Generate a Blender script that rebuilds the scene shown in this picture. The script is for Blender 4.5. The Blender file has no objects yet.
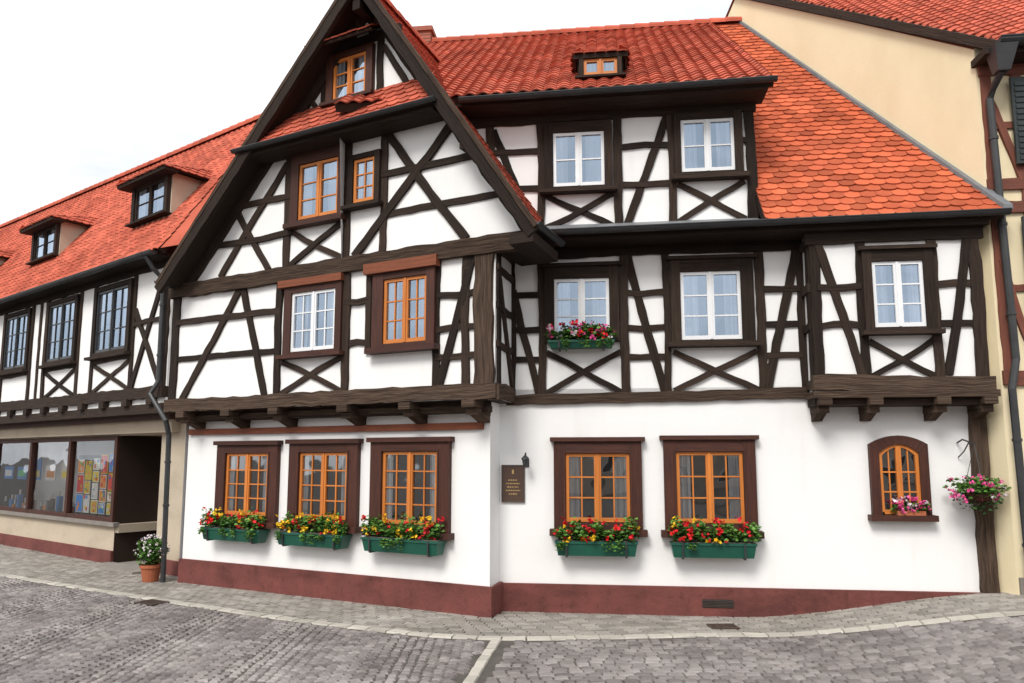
import bpy, math, random
from mathutils import Vector, Matrix
random.seed(7)
R=random.random
def U(a,b): return a+(b-a)*R()
sc=bpy.context.scene
# ------------------------------------------------------------------ materials
MATS={}
def mk(name,col,col2=None,rough=.8,rnd=.15,nscale=4.,namt=.5,space='pos',stretch=(1,1,1),bump=.2,bscale=None,spec=.3,metal=0.,dirt=None,detail=6):
    m=bpy.data.materials.new(name);m.use_nodes=True;nt=m.node_tree;N=nt.nodes;L=nt.links
    b=N['Principled BSDF'];b.inputs['Roughness'].default_value=rough;b.inputs['Specular IOR Level'].default_value=spec;b.inputs['Metallic'].default_value=metal
    if space=='uv':
        t=N.new('ShaderNodeTexCoord');src=t.outputs['UV']
    else:
        t=N.new('ShaderNodeNewGeometry');src=t.outputs['Position']
    mp=N.new('ShaderNodeMapping');mp.inputs['Scale'].default_value=stretch;L.new(src,mp.inputs['Vector'])
    no=N.new('ShaderNodeTexNoise');no.inputs['Scale'].default_value=nscale;no.inputs['Detail'].default_value=detail;no.inputs['Roughness'].default_value=.65;L.new(mp.outputs[0],no.inputs['Vector'])
    rp=N.new('ShaderNodeMapRange');rp.inputs[1].default_value=.3;rp.inputs[2].default_value=.7;L.new(no.outputs['Fac'],rp.inputs[0])
    mx=N.new('ShaderNodeMix');mx.data_type='RGBA';L.new(rp.outputs[0],mx.inputs[0])
    c2=col2 or tuple(c*(1-namt*.4) for c in col)
    mx.inputs[6].default_value=(*col,1);mx.inputs[7].default_value=(*c2,1)
    at=N.new('ShaderNodeAttribute');at.attribute_name='rnd'
    m2=N.new('ShaderNodeMapRange');m2.inputs[3].default_value=1-rnd;m2.inputs[4].default_value=1+rnd;L.new(at.outputs['Fac'],m2.inputs[0])
    ml=N.new('ShaderNodeVectorMath');ml.operation='SCALE';L.new(mx.outputs[2],ml.inputs[0]);L.new(m2.outputs[0],ml.inputs['Scale'])
    out=ml.outputs[0]
    for dd in ([dirt] if isinstance(dirt,tuple) else (dirt or [])):
        mp2=N.new('ShaderNodeMapping');mp2.inputs['Scale'].default_value=dd[0];L.new(src,mp2.inputs['Vector'])
        n2=N.new('ShaderNodeTexNoise');n2.inputs['Scale'].default_value=1.;n2.inputs['Detail'].default_value=5;L.new(mp2.outputs[0],n2.inputs['Vector'])
        r2=N.new('ShaderNodeMapRange');r2.inputs[1].default_value=dd[2];r2.inputs[2].default_value=dd[3];L.new(n2.outputs['Fac'],r2.inputs[0])
        mm=N.new('ShaderNodeMix');mm.data_type='RGBA';mm.blend_type='MULTIPLY';L.new(r2.outputs[0],mm.inputs[0]);L.new(out,mm.inputs[6]);mm.inputs[7].default_value=(*dd[1],1)
        out=mm.outputs[2]
    L.new(out,b.inputs['Base Color'])
    if bump:
        bn=N.new('ShaderNodeTexNoise');bn.inputs['Scale'].default_value=bscale or nscale*5;bn.inputs['Detail'].default_value=4;L.new(mp.outputs[0],bn.inputs['Vector'])
        bp=N.new('ShaderNodeBump');bp.inputs['Strength'].default_value=bump;bp.inputs['Distance'].default_value=.02;L.new(bn.outputs['Fac'],bp.inputs['Height']);L.new(bp.outputs[0],b.inputs['Normal'])
    MATS[name]=m;return m
mk('plaster',(.87,.865,.855),(.845,.84,.83),rough=.9,rnd=.02,nscale=1.3,bump=.13,bscale=11,spec=.1,dirt=((4.,4.,.5),(.92,.91,.89),.58,.85))
mk('timber',(.0165,.0105,.008),(.045,.029,.021),rough=.8,rnd=.4,space='uv',stretch=(1.2,22,1),nscale=1.6,bump=.8,bscale=4,spec=.2)
mk('timber_old',(.026,.0165,.0125),(.125,.084,.060),rough=.9,rnd=.25,space='uv',stretch=(1.0,16,1),nscale=1.8,bump=1.,bscale=4,spec=.15)
mk('brown_wood',(.085,.027,.016),(.038,.015,.011),rough=.6,rnd=.15,space='uv',stretch=(1,14,1),nscale=2,bump=.4)
mk('red_brown',(.28,.078,.032),(.15,.045,.022),rough=.6,rnd=.15,space='uv',stretch=(1,14,1),nscale=2,bump=.3)
mk('orange_wood',(.66,.23,.045),(.50,.15,.028),rough=.45,rnd=.12,space='uv',stretch=(1,12,1),nscale=2,bump=.15,spec=.4)
mk('white_paint',(.82,.83,.84),(.76,.77,.78),rough=.4,rnd=.04,bump=0,spec=.4)
mk('curtain',(.62,.62,.62),(.36,.37,.39),rough=.95,rnd=.3,stretch=(14,14,.4),nscale=2,bump=.3)
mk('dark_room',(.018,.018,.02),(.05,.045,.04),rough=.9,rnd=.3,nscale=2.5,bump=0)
mk('plinth',(.20,.062,.052),(.135,.046,.040),rough=.9,rnd=.05,nscale=3,bump=.45,bscale=24,dirt=[((1.5,1.5,3),(.6,.62,.62),.5,.75),((12.,12.,8.),(.75,.75,.75),.55,.75)])
mk('tile_big',(.56,.135,.060),(.43,.095,.046),rough=.8,rnd=.28,nscale=2.2,bump=.2,bscale=25,dirt=((.8,.8,.8),(.72,.64,.60),.5,.75),spec=.15)
mk('tile_small',(.53,.130,.078),(.41,.095,.060),rough=.85,rnd=.24,nscale=2.2,bump=.2,bscale=25,dirt=((.7,.7,.7),(.74,.66,.62),.45,.75),spec=.12)
mk('deck',(.10,.03,.02),rough=.9,bump=0)
mk('metal_dark',(.022,.024,.026),(.04,.04,.042),rough=.45,rnd=.1,bump=.05,spec=.5)
mk('lead',(.20,.21,.22),(.14,.15,.16),rough=.5,rnd=.1,bump=.05)
mk('brick_chim',(.42,.14,.09),(.30,.10,.07),rough=.9,nscale=8)
mk('cream',(.82,.72,.49),(.78,.67,.45),rough=.9,rnd=.02,nscale=.8,bump=.12,bscale=16,dirt=((1.2,1.2,.5),(.90,.88,.83),.5,.8))
mk('shop_wall',(.55,.46,.35),(.47,.40,.31),rough=.9,rnd=.03,nscale=1.5,bump=.2,bscale=20,dirt=((1,1,2),(.8,.78,.75),.5,.8))
mk('timber_red',(.22,.07,.045),(.12,.045,.03),rough=.7,rnd=.15,space='uv',stretch=(1,14,1),nscale=2,bump=.4)
mk('shutter',(.035,.045,.045),(.025,.03,.03),rough=.5,bump=.1)
mk('box_green',(.012,.10,.065),(.01,.075,.05),rough=.45,rnd=.1,bump=.05,spec=.4)
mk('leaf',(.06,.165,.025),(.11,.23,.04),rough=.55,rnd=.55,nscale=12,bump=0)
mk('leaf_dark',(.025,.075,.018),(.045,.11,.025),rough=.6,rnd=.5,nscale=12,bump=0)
mk('fl_red',(.72,.015,.015),(.6,.01,.03),rough=.6,rnd=.3,bump=0)
mk('fl_yellow',(.85,.60,.02),(.85,.45,.02),rough=.6,rnd=.15,bump=0)
mk('fl_pink',(.75,.06,.26),(.80,.14,.38),rough=.6,rnd=.25,bump=0)
mk('fl_white',(.78,.72,.74),(.7,.6,.65),rough=.6,rnd=.1,bump=0)
mk('terracotta',(.42,.13,.06),(.33,.10,.05),rough=.8,bump=.1)
mk('cobble',(.31,.28,.268),(.19,.17,.168),rough=.7,rnd=.30,nscale=1.2,bump=.6,bscale=30,dirt=[((.6,.6,.6),(.74,.72,.71),.4,.7),((5.,5.,5.),(.75,.72,.70),.5,.75)])
mk('paver',(.36,.33,.295),(.27,.25,.225),rough=.8,rnd=.22,nscale=1.1,bump=.4,bscale=30,dirt=[((.7,.7,.7),(.78,.77,.75),.4,.7),((5.,5.,5.),(.78,.76,.73),.5,.75)])
mk('strip',(.50,.47,.41),(.40,.37,.32),rough=.8,rnd=.15,nscale=2,bump=.4,bscale=30)
mk('joint',(.115,.10,.09),(.075,.068,.06),rough=.95,nscale=6,bump=.4)
mk('iron',(.05,.035,.028),(.09,.055,.04),rough=.6,rnd=.2,nscale=8,bump=.3,spec=.5)
mk('plaque',(.085,.048,.034),(.065,.038,.028),rough=.4,bump=.05,spec=.5)
mk('gold',(.55,.38,.16),rough=.5,metal=.3,bump=0)
mk('stone_step',(.30,.27,.24),(.22,.2,.18),rough=.85)
mk('far_wall',(.42,.36,.29),(.36,.31,.26),rough=.9,rnd=.3,nscale=.5,bump=0)
mk('far_roof',(.28,.09,.05),rough=.9,bump=0)
for nm,c in dict(p_red=(.75,.06,.05),p_yel=(.85,.68,.06),p_blue=(.06,.30,.75),p_green=(.10,.50,.2),p_white=(.85,.85,.83),p_orange=(.85,.33,.06)).items(): mk(nm,c,c,rough=.5,bump=0,nscale=9,rnd=.2)
def mkglass(name,fac,tint):
    m=bpy.data.materials.new(name);m.use_nodes=True;nt=m.node_tree;N=nt.nodes;L=nt.links;N.clear()
    o=N.new('ShaderNodeOutputMaterial');mx=N.new('ShaderNodeMixShader');tr=N.new('ShaderNodeBsdfTransparent');g=N.new('ShaderNodeBsdfGlossy')
    g.inputs['Roughness'].default_value=.03;g.inputs['Color'].default_value=(*tint,1)
    fr=N.new('ShaderNodeFresnel');fr.inputs['IOR'].default_value=1.5
    ad=N.new('ShaderNodeMath');ad.operation='ADD';ad.use_clamp=True;ad.inputs[1].default_value=fac;L.new(fr.outputs[0],ad.inputs[0]);L.new(ad.outputs[0],mx.inputs[0])
    ge=N.new('ShaderNodeNewGeometry');no=N.new('ShaderNodeTexNoise');no.inputs['Scale'].default_value=1.7;no.inputs['Detail'].default_value=1;L.new(ge.outputs['Position'],no.inputs['Vector'])
    bp=N.new('ShaderNodeBump');bp.inputs['Strength'].default_value=.25;bp.inputs['Distance'].default_value=.05;L.new(no.outputs['Fac'],bp.inputs['Height']);L.new(bp.outputs[0],g.inputs['Normal'])
    L.new(tr.outputs[0],mx.inputs[1]);L.new(g.outputs[0],mx.inputs[2]);L.new(mx.outputs[0],o.inputs[0]);MATS[name]=m
mkglass('glass',.34,(.66,.81,1.0)); mkglass('glass_low',.2,(.9,.92,.95)); mkglass('glass_shop',.06,(.9,.95,1.))
# ------------------------------------------------------------------ mesh builder
class MB:
    def __init__(s): s.v=[];s.f=[];s.m=[];s.uv=[];s.r=[];s.names=[]
    def mi(s,n):
        if n not in s.names: s.names.append(n)
        return s.names.index(n)
    def poly(s,pts,mat,uv=None,r=None):
        b=len(s.v);s.v+= [tuple(p) for p in pts];n=len(pts);s.f.append(tuple(range(b,b+n)));s.m.append(s.mi(mat))
        s.uv+= (uv if uv else [(0,0)]*n);s.r.append(R() if r is None else r)
    def hexa(s,p,mat,r=None):
        r=R() if r is None else r
        p=[Vector(q) for q in p];off=(U(0,9),U(0,9))
        for q in ((0,3,2,1),(4,5,6,7),(0,1,5,4),(1,2,6,5),(2,3,7,6),(3,0,4,7)):
            P=[p[i] for i in q]
            ax=(p[1]-p[0],p[3]-p[0],p[4]-p[0]);k=max(range(3),key=lambda i:ax[i].length)
            d=ax[k].normalized();nrm=(P[1]-P[0]).cross(P[2]-P[0])
            e=nrm.cross(d);
            if e.length<1e-9: e=ax[(k+1)%3]
            e=e.normalized() if e.length>0 else Vector((0,0,1))
            s.poly(P,mat,[((x-p[0]).dot(d)+off[0],(x-p[0]).dot(e)+off[1]) for x in P],r)
    def finish(s,name,parent=None,smooth=False):
        me=bpy.data.meshes.new(name);me.from_pydata(s.v,[],s.f)
        for n in s.names: me.materials.append(MATS[n])
        me.polygons.foreach_set('material_index',s.m)
        ul=me.uv_layers.new(name='UVMap');ul.data.foreach_set('uv',[c for u in s.uv for c in u])
        a=me.attributes.new('rnd','FLOAT','FACE');a.data.foreach_set('value',s.r)
        me.update()
        ob=bpy.data.objects.new(name,me);bpy.context.collection.objects.link(ob)
        if parent: ob.parent=parent
        return ob
def empty(name):
    e=bpy.data.objects.new(name,None);bpy.context.collection.objects.link(e);e.empty_display_size=.3;return e
class Fr:
    def __init__(s,o,d,n):  s.o=Vector((*o,0));s.d=Vector((*d,0)).normalized();s.n=Vector((*n,0)).normalized()
    def p(s,a,z,n=0): q=s.o+s.d*a+s.n*n; return Vector((q.x,q.y,z))
    def sh(s,n): f=Fr(s.o[:2],s.d[:2],s.n[:2]);f.o=s.o+s.n*n;return f
D7=(.99255,-.12187);N7=(-.12187,-.99255)
DG=(.8870,-.4617);NG=(-.4617,-.8870)
DS=(.7986,-.6018);NS=(-.6018,-.7986)
FA=Fr((-.31,10.57),DG,NG);FB=FA.sh(.4);FV=FA.sh(.85)
FD=Fr((-.18,11.),D7,N7);FD3=FD.sh(.35)
FE=Fr((-6.85,14.6),DS,NS);FE5=FE.sh(.5)
FF=Fr((6.5,10.1),D7,N7)
DP=Vector((1.58,-4.9)).normalized();FP=Fr((6.5,10.1),DP,(-.952,-.307))
FC=Fr((-.22,10.08),(.22,.90),(.971,-.237))
def box(mb,fr,s0,s1,z0,z1,n0,n1,mat,r=None):
    mb.hexa([fr.p(s0,z0,n1),fr.p(s1,z0,n1),fr.p(s1,z0,n0),fr.p(s0,z0,n0),fr.p(s0,z1,n1),fr.p(s1,z1,n1),fr.p(s1,z1,n0),fr.p(s0,z1,n0)],mat,r)
bc=[0]
def beam(mb,fr,a,b,w,mat='timber',n0=-.02,n1=.03):
    bc[0]+=1;n1=n1+(bc[0]%9)*.0022
    a=Vector((a[0],a[1]));b=Vector((b[0],b[1]));L=(b-a).length;d=(b-a)/L;q=Vector((-d.y,d.x));k=max(2,int(L/.17))
    r=R();off=(U(0,20),U(0,20));bend=U(-.022,.022);ph=U(0,6);b2=U(-.008,.008)
    pts=[]
    for i in range(k+1):
        t=i/k;c=a+d*L*t+q*(bend*math.sin(t*math.pi)+b2*math.sin(t*7+ph)+U(-.004,.004));h1=w/2*U(.87,1.10);h2=w/2*U(.87,1.10)
        pts.append((c+q*h1,c-q*h2,t*L,n1+U(-.002,.002)))
    for i in range(k):
        A=pts[i];B=pts[i+1]
        u0,u1=A[2]+off[0],B[2]+off[0];v=off[1]
        P=lambda x,n: fr.p(x.x,x.y,n)
        mb.poly([P(A[1],A[3]),P(B[1],B[3]),P(B[0],B[3]),P(A[0],A[3])],mat,[(u0,v),(u1,v),(u1,v+w),(u0,v+w)],r)
        mb.poly([P(A[0],A[3]),P(B[0],B[3]),P(B[0],n0),P(A[0],n0)],mat,[(u0,v+w),(u1,v+w),(u1,v+w+.05),(u0,v+w+.05)],r)
        mb.poly([P(A[1],n0),P(B[1],n0),P(B[1],B[3]),P(A[1],A[3])],mat,[(u0,v-.05),(u1,v-.05),(u1,v),(u0,v)],r)
    for e in (pts[0],pts[-1]):
        mb.poly([fr.p(e[0].x,e[0].y,n0),fr.p(e[1].x,e[1].y,n0),fr.p(e[1].x,e[1].y,e[3]),fr.p(e[0].x,e[0].y,e[3])],mat,[(0,0),(0,.1),(.05,.1),(.05,0)],r)
def X(mb,fr,s0,s1,z0,z1,w=.085,mat='timber'):
    beam(mb,fr,(s0,z0),(s1,z1),w,mat);beam(mb,fr,(s0,z1),(s1,z0),w,mat)
def window(mb,fr,s0,s1,z0,z1,fm='orange_wood',cols=2,rows=3,sash=2,sur=.12,sm='brown_wood',head=.1,sill=.08,low=False,cur=.3,so=None):
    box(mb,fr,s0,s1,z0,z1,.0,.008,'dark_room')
    if cur>0:
        w=(s1-s0)
        for a,b in ((s0+.03,s0+.03+w*cur*U(.8,1.1)),(s1-.03-w*cur*U(.8,1.1),s1-.03)):
            k=9
            for i in range(k):
                x0=a+(b-a)*i/k;x1=a+(b-a)*(i+1)/k;n_0=.012+.006*(i%2);n_1=.012+.006*((i+1)%2)
                mb.poly([fr.p(x0,z0+.03,n_0),fr.p(x1,z0+.03,n_1),fr.p(x1,z1-.03,n_1),fr.p(x0,z1-.03,n_0)],'curtain')
    g='glass_low' if low else 'glass'
    W=(s1-s0)/sash;fw=.05
    for k in range(sash):
        a=s0+W*k;b=a+W;tl=U(-.004,.004)
        mb.poly([fr.p(a+.02,z0+.02,.026+tl),fr.p(b-.02,z0+.02,.026-tl),fr.p(b-.02,z1-.02,.027-tl),fr.p(a+.02,z1-.02,.026+tl)],g)
        r=R();g2=.004
        box(mb,fr,a+g2,a+fw,z0+g2,z1-g2,.02,.056,fm,r);box(mb,fr,b-fw,b-g2,z0+g2,z1-g2,.02,.056,fm,r)
        box(mb,fr,a+fw,b-fw,z0+g2,z0+fw+.012,.02,.054,fm,r);box(mb,fr,a+fw,b-fw,z1-fw,z1-g2,.02,.054,fm,r)
        mw=.010
        for i in range(1,cols):
            c=a+fw+(b-a-2*fw)*i/cols;box(mb,fr,c-mw,c+mw,z0+fw,z1-fw,.021,.044,fm,r)
        for j in range(1,rows):
            c=z0+fw+(z1-z0-2*fw)*j/rows;box(mb,fr,a+fw,b-fw,c-mw,c+mw,.021,.042,fm,r)
    if sash==2:
        c=(s0+s1)/2;box(mb,fr,c-.018,c+.018,z0+.01,z1-.01,.054,.068,fm)
    if sur:
        o=so or (sur,sur,sur,sur)
        box(mb,fr,s0-o[0],s0,z0-o[3],z1+o[2],-.01,.085,sm);box(mb,fr,s1,s1+o[1],z0-o[3],z1+o[2],-.01,.087,sm)
        box(mb,fr,s0,s1,z1,z1+o[2],-.01,.083,sm);box(mb,fr,s0,s1,z0-o[3],z0,-.01,.082,sm)
        if min(o)>.08:
            box(mb,fr,s0-.03,s0-.004,z0-.002,z1+.03,.085,.097,sm);box(mb,fr,s1+.004,s1+.03,z0-.002,z1+.03,.087,.098,sm);box(mb,fr,s0-.004,s1+.004,z1+.004,z1+.03,.083,.096,sm)
        if head: box(mb,fr,s0-o[0]-.05,s1+o[1]+.05,z1+o[2],z1+o[2]+head,-.01,.13,sm)
        if sill: box(mb,fr,s0-o[0]-.06,s1+o[1]+.06,z0-o[3]-sill,z0-o[3],-.01,.17,sm)
def tube(mb,pts,r,mat,seg=10):
    pts=[Vector(p) for p in pts];rings=[]
    for i,p in enumerate(pts):
        d=((pts[min(i+1,len(pts)-1)]-pts[max(i-1,0)])).normalized()
        a=d.cross(Vector((.3,.2,1)) if abs(d.z)<.95 else Vector((1,0,0))).normalized();b=d.cross(a)
        rings.append([p+(a*math.cos(t)+b*math.sin(t))*r for t in [2*math.pi*k/seg for k in range(seg)]])
    for i in range(len(rings)-1):
        for k in range(seg):
            k2=(k+1)%seg;mb.poly([rings[i][k],rings[i][k2],rings[i+1][k2],rings[i+1][k]],mat,None,.5)
    mb.poly(rings[0],mat);mb.poly(rings[-1][::-1],mat)
def collars(mb,a,b,r,mat,n):
    a=Vector(a);b=Vector(b)
    for i in range(n):
        c=a.lerp(b,(i+.5)/n);d=(b-a).normalized()*.02;tube(mb,[c-d,c+d],r*1.25,mat)
def gutter(mb,a,b,r,mat='metal_dark'):
    a=Vector(a);b=Vector(b);d=(b-a).normalized();s=d.cross(Vector((0,0,1))).normalized();z=Vector((0,0,1))
    k=8;pa=[(s*math.cos(math.pi+math.pi*i/k)+z*math.sin(math.pi+math.pi*i/k))*r for i in range(k+1)]
    for i in range(k): mb.poly([a+pa[i],b+pa[i],b+pa[i+1],a+pa[i+1]],mat,None,.5)
    for e in (a,b): mb.poly([e+q for q in pa],mat)
    tube(mb,[a+pa[0],b+pa[0]],.012,mat,6);tube(mb,[a+pa[-1],b+pa[-1]],.012,mat,6)
    n=int((b-a).length/.7)
    for i in range(n):
        c=a+d*((b-a).length*(i+.5)/n);q=[(x*1.08) for x in pa]
        for j in range(k): mb.poly([c-d*.012+q[j],c+d*.012+q[j],c+d*.012+q[j+1],c-d*.012+q[j+1]],mat,None,.2)
def tiles(mb,E0,E1,R0,R1,w,ex,mat,kind='biber',deck=.10,under='timber'):
    E0,E1,R0,R1=[Vector(x) for x in (E0,E1,R0,R1)]
    nrm=(E1-E0).cross(R0-E0).normalized()
    if nrm.z<0: nrm=-nrm
    dn=-nrm*deck
    mb.poly([E0,E1,R1,R0],'deck');mb.poly([E0+dn,E1+dn,R1+dn,R0+dn],under)
    for a,b in ((E0,E1),(E1,R1),(R0,E0),(R1,R0)): mb.poly([a,b,b+dn,a+dn],under)
    u0=(E1-E0).normalized();s=nrm.cross(u0)
    if s.z<0: s=-s
    h=abs((R0-E0).dot(s));rows=int(h/ex)
    for i in range(rows+1):
        f=min(i*ex/h,.995);l=E0.lerp(R0,f);r=E1.lerp(R1,f);ln=(r-l).length;u=(r-l).normalized()
        off=(w/2 if i%2 else 0) if kind=='biber' else 0
        rowj=U(-.005,.005)
        gx=(l-E0).dot(u0);x=-((gx)%w)+off-w
        while x<ln:
            x0=max(x,0);x1=min(x+w,ln)
            if x1-x0>w*.25:
                c0=l+u*(x0+.002)+s*(rowj+U(-.005,.005));c1=l+u*(x1-.002)+s*(rowj+U(-.005,.005))
                lo=.036+U(-.004,.007);hi=.010;r_=R()
                if R()<.04: r_=r_*.5-.35
                top=ex*1.25
                if kind=='biber':
                    k=5;W=(c1-c0);pts=[];
                    for j in range(k+1):
                        q=j/k;dy=.055*(1-math.sqrt(max(0,1-(2*q-1)**2*.93)))
                        pts.append(c0+W*q+s*(dy-.035)+nrm*lo)
                    mb.poly(pts+[c1+s*top+nrm*hi,c0+s*top+nrm*hi],mat,None,r_)
                    th=-nrm*.02
                    for j in range(k): mb.poly([pts[j],pts[j]+th,pts[j+1]+th,pts[j+1]],mat,None,r_*.6)
                else:
                    k=5;prof=[.0,.012,.03,.034,.02,.0];lows=[];ups=[]
                    for j in range(k+1):
                        q=c0+(c1-c0)*(j/k);lows.append(q-s*.03+nrm*(lo-.008+prof[j]));ups.append(q+s*top*.9+nrm*(hi+prof[j]-.006))
                    for j in range(k): mb.poly([lows[j],lows[j+1],ups[j+1],ups[j]],mat,None,r_)
                    th=-nrm*.022
                    for j in range(k): mb.poly([lows[j],lows[j]+th,lows[j+1]+th,lows[j+1]],mat,None,r_*.5)
            x+=w
def ridge(mb,p,q,r,mat,step=.33):
    p=Vector(p);q=Vector(q);L=(q-p).length;d=(q-p)/L;side=d.cross(Vector((0,0,1))).normalized();up=side.cross(d).normalized()
    if up.z<0: up=-up
    n=int(L/step)+1
    for i in range(n):
        a=p+d*(L*i/n-.02);b=p+d*(L*(i+1)/n+.02);r_=R();k=7;A=[];B=[]
        for j in range(k+1):
            t=math.pi*(-.08+1.16*j/k);A.append(a+(side*math.cos(t)+up*math.sin(t))*r*1.08);B.append(b+(side*math.cos(t)+up*math.sin(t))*r*.93)
        for j in range(k): mb.poly([A[j],B[j],B[j+1],A[j+1]],mat,None,r_)
        mb.poly(A,mat,None,r_*.5)
# ------------------------------------------------------------------ half-timbered house
H=empty('half_timbered_house')
wl=MB();tb=MB();wn=MB();rf=MB();pt=MB();mt=MB()
def wall(mb,fr,s0,s1,z0,z1,mat='plaster',n=0): mb.poly([fr.p(s0,z0,n),fr.p(s1,z0,n),fr.p(s1,z1,n),fr.p(s0,z1,n)],mat,None,.5)
wall(wl,FA,-6.25,0,-.3,3.12);wall(wl,FD,0,6.72,-.3,3.3)
wl.poly([FA.p(0,-.3),FD.p(0,-.3),FD.p(0,3.12),FA.p(0,3.12)],'plaster',None,.5)
wall(wl,FB,-6.33,.30,3.1,5.3)
wl.poly([FB.p(-6.05,5.25),FB.p(.95,5.25),FB.p(.95,5.4),FB.p(-2.0,9.62),FB.p(-6.05,5.33)],'plaster',None,.5)
wl.poly([FC.p(0,3.1),FC.p(.94,3.1),FC.p(.94,5.5),FC.p(0,5.5)],'plaster',None,.5)
wall(wl,FD,0,4.5,3.2,5.5);wall(wl,FD,0,3.82,5.5,7.7);wl.poly([FD.p(-.9,5.2),FD.p(0,5.2),FD.p(0,7.7),FD.p(-.9,7.7)],'plaster',None,.5)
wall(wl,FD,4.5,6.7,3.2,5.5)
box(wl,FD,4.42,6.64,3.2,5.42,-.02,.35,'plaster',.5)
wl.poly([FD.p(3.82,5.5,0),FD.p(3.82,5.5,-4),FD.p(3.82,11,-4.4),FD.p(3.82,7.7,0)],'plaster',None,.5)
wl.poly([FB.p(-6.33,-.3,-.4),FB.p(-6.33,-.3,-7),FB.p(-6.33,5.4,-7),FB.p(-6.33,5.4,0),FB.p(-6.33,3.1,0),FB.p(-6.33,3.1,-.4)],'plaster',None,.5)
wl.poly([FD.p(6.6,-.3,0),FD.p(4.6,-.3,-4.6),FD.p(4.6,11.4,-4.6),FD.p(6.6,5.4,0)],'plaster',None,.5)
wall(wl,FD,-2.4,4.5,-.3,11.4,'plaster',-4.8);wall(wl,FD,-6,-2.4,-.3,6.0,'plaster',-4.8)
wl.poly([FD.p(-2.5,5,0),FD.p(-2.5,5,-4.6),FD.p(-2.5,11.4,-4.6),FD.p(-2.5,7.6,.3)],'plaster',None,.5)
wl.poly([FB.p(-6.33,3.09),FB.p(.30,3.09),FC.p(.94,3.09),FB.p(-5.8,3.09,-1.4)],'timber')
tb.hexa([FB.p(.25,5.16,0),FB.p(.95,5.16,0),FB.p(.75,5.16,-.9),FB.p(.25,5.16,-.9),FB.p(.25,5.24,0),FB.p(.95,5.24,0),FB.p(.75,5.24,-.9),FB.p(.25,5.24,-.9)],'timber')
box(pt,FA,-6.27,.06,-.3,.52,-.02,.06,'plinth',.5);pt.hexa([FA.p(.06,-.3,.058),FD.p(.0,-.3,.06)+Vector((.06,0,0)),FD.p(0,-.3,-.1),FA.p(0,-.3,-.1),FA.p(.06,.519,.058),FD.p(0,.519,.06)+Vector((.06,0,0)),FD.p(0,.519,-.1),FA.p(0,.519,-.1)],'plinth',.5)
box(pt,FD,.02,6.6,-.3,.505,-.02,.062,'plinth',.5)
box(pt,FD,2.85,3.27,.235,.345,.05,.07,'dark_room')
for i in range(5): box(pt,FD,2.86,3.26,.245+i*.02,.251+i*.02,.06,.078,'iron')
for a,b,z0,z1 in ((-5.19,-4.19,1.33,2.37),(-3.51,-2.51,1.33,2.38),(-1.84,-.84,1.31,2.39)):
    window(wn,FA,a,b,z0,z1,'orange_wood',2,4,2,.16,'brown_wood',.07,.09,low=True,cur=.16,so=(.22,.2,.14,.09))
box(tb,FA,-6.2,-.1,2.70,2.80,-.01,.06,'red_brown')
for (a,b,z0,z1) in ((.97,1.89,1.38,2.36),(2.54,3.47,1.38,2.38)):
    window(wn,FD,a,b,z0,z1,'orange_wood',2,3,2,.16,'brown_wood',.06,.09,low=True,cur=.2,so=(.17,.17,.17,.10))
def arch(mb,fr,s0,s1,z0,zs,rise,w,n0,n1,mat,k=12):
    c=(s0+s1)/2;hw=(s1-s0)/2
    def pt_(q,o): return c+(hw+o)*(2*q-1),zs+rise*(1-(2*q-1)**2)+o
    ins=[pt_(i/k,0) for i in range(k+1)];out=[pt_(i/k,w) for i in range(k+1)]
    for i in range(k):
        A,B,C,D_=ins[i],ins[i+1],out[i+1],out[i]
        mb.hexa([fr.p(*A,n1),fr.p(*B,n1),fr.p(*B,n0),fr.p(*A,n0),fr.p(*D_,n1),fr.p(*C,n1),fr.p(*C,n0),fr.p(*D_,n0)],mat,.5)
    r=.5
    mb.hexa([fr.p(s0-w,z0,n1),fr.p(s0,z0,n1),fr.p(s0,z0,n0),fr.p(s0-w,z0,n0),fr.p(s0-w,zs+w,n1),fr.p(s0,zs,n1),fr.p(s0,zs,n0),fr.p(s0-w,zs+w,n0)],mat,r)
    mb.hexa([fr.p(s1,z0,n1),fr.p(s1+w,z0,n1),fr.p(s1+w,z0,n0),fr.p(s1,z0,n0),fr.p(s1,zs,n1),fr.p(s1+w,zs+w,n1),fr.p(s1+w,zs+w,n0),fr.p(s1,zs,n0)],mat,r)
    return ins
s0,s1=5.29,5.81
arch(wn,FD,s0,s1,1.52,2.36,.12,.12,-.01,.085,'brown_wood')
ins=arch(wn,FD,s0+.045,s1-.045,1.56,2.33,.11,.045,.01,.056,'orange_wood')
wn.poly([FD.p(s0,1.52,.006),FD.p(s1,1.52,.006)]+[FD.p(x,z+.03,.006) for x,z in ins[::-1]],'dark_room')
wn.poly([FD.p(s0+.02,1.54,.024),FD.p(s1-.02,1.54,.024)]+[FD.p(x,z+.01,.024) for x,z in ins[::-1]],'glass_low')
c=(s0+s1)/2
box(wn,FD,c-.035,c+.035,1.55,2.45,.02,.06,'orange_wood');box(wn,FD,s0+.04,s1-.04,1.53,1.59,.02,.055,'orange_wood')
for z in (1.83,2.1): box(wn,FD,s0+.045,s1-.045,z-.01,z+.01,.021,.042,'orange_wood')
for x in (c-.125,c+.125): box(wn,FD,x-.008,x+.008,1.58,2.42,.021,.04,'orange_wood')
box(wn,FD,s0-.17,s1+.17,1.44,1.52,-.01,.16,'brown_wood')
beam(tb,FB,(-6.36,3.21),(.34,3.21),.22,'timber_old',-.1,.07)
box(tb,FA,-6.3,.02,2.93,3.09,.0,.22,'timber')
beam(tb,FA.sh(.22),(-6.3,2.98),(.1,2.98),.09,'timber_old',-.1,.03)
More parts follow.
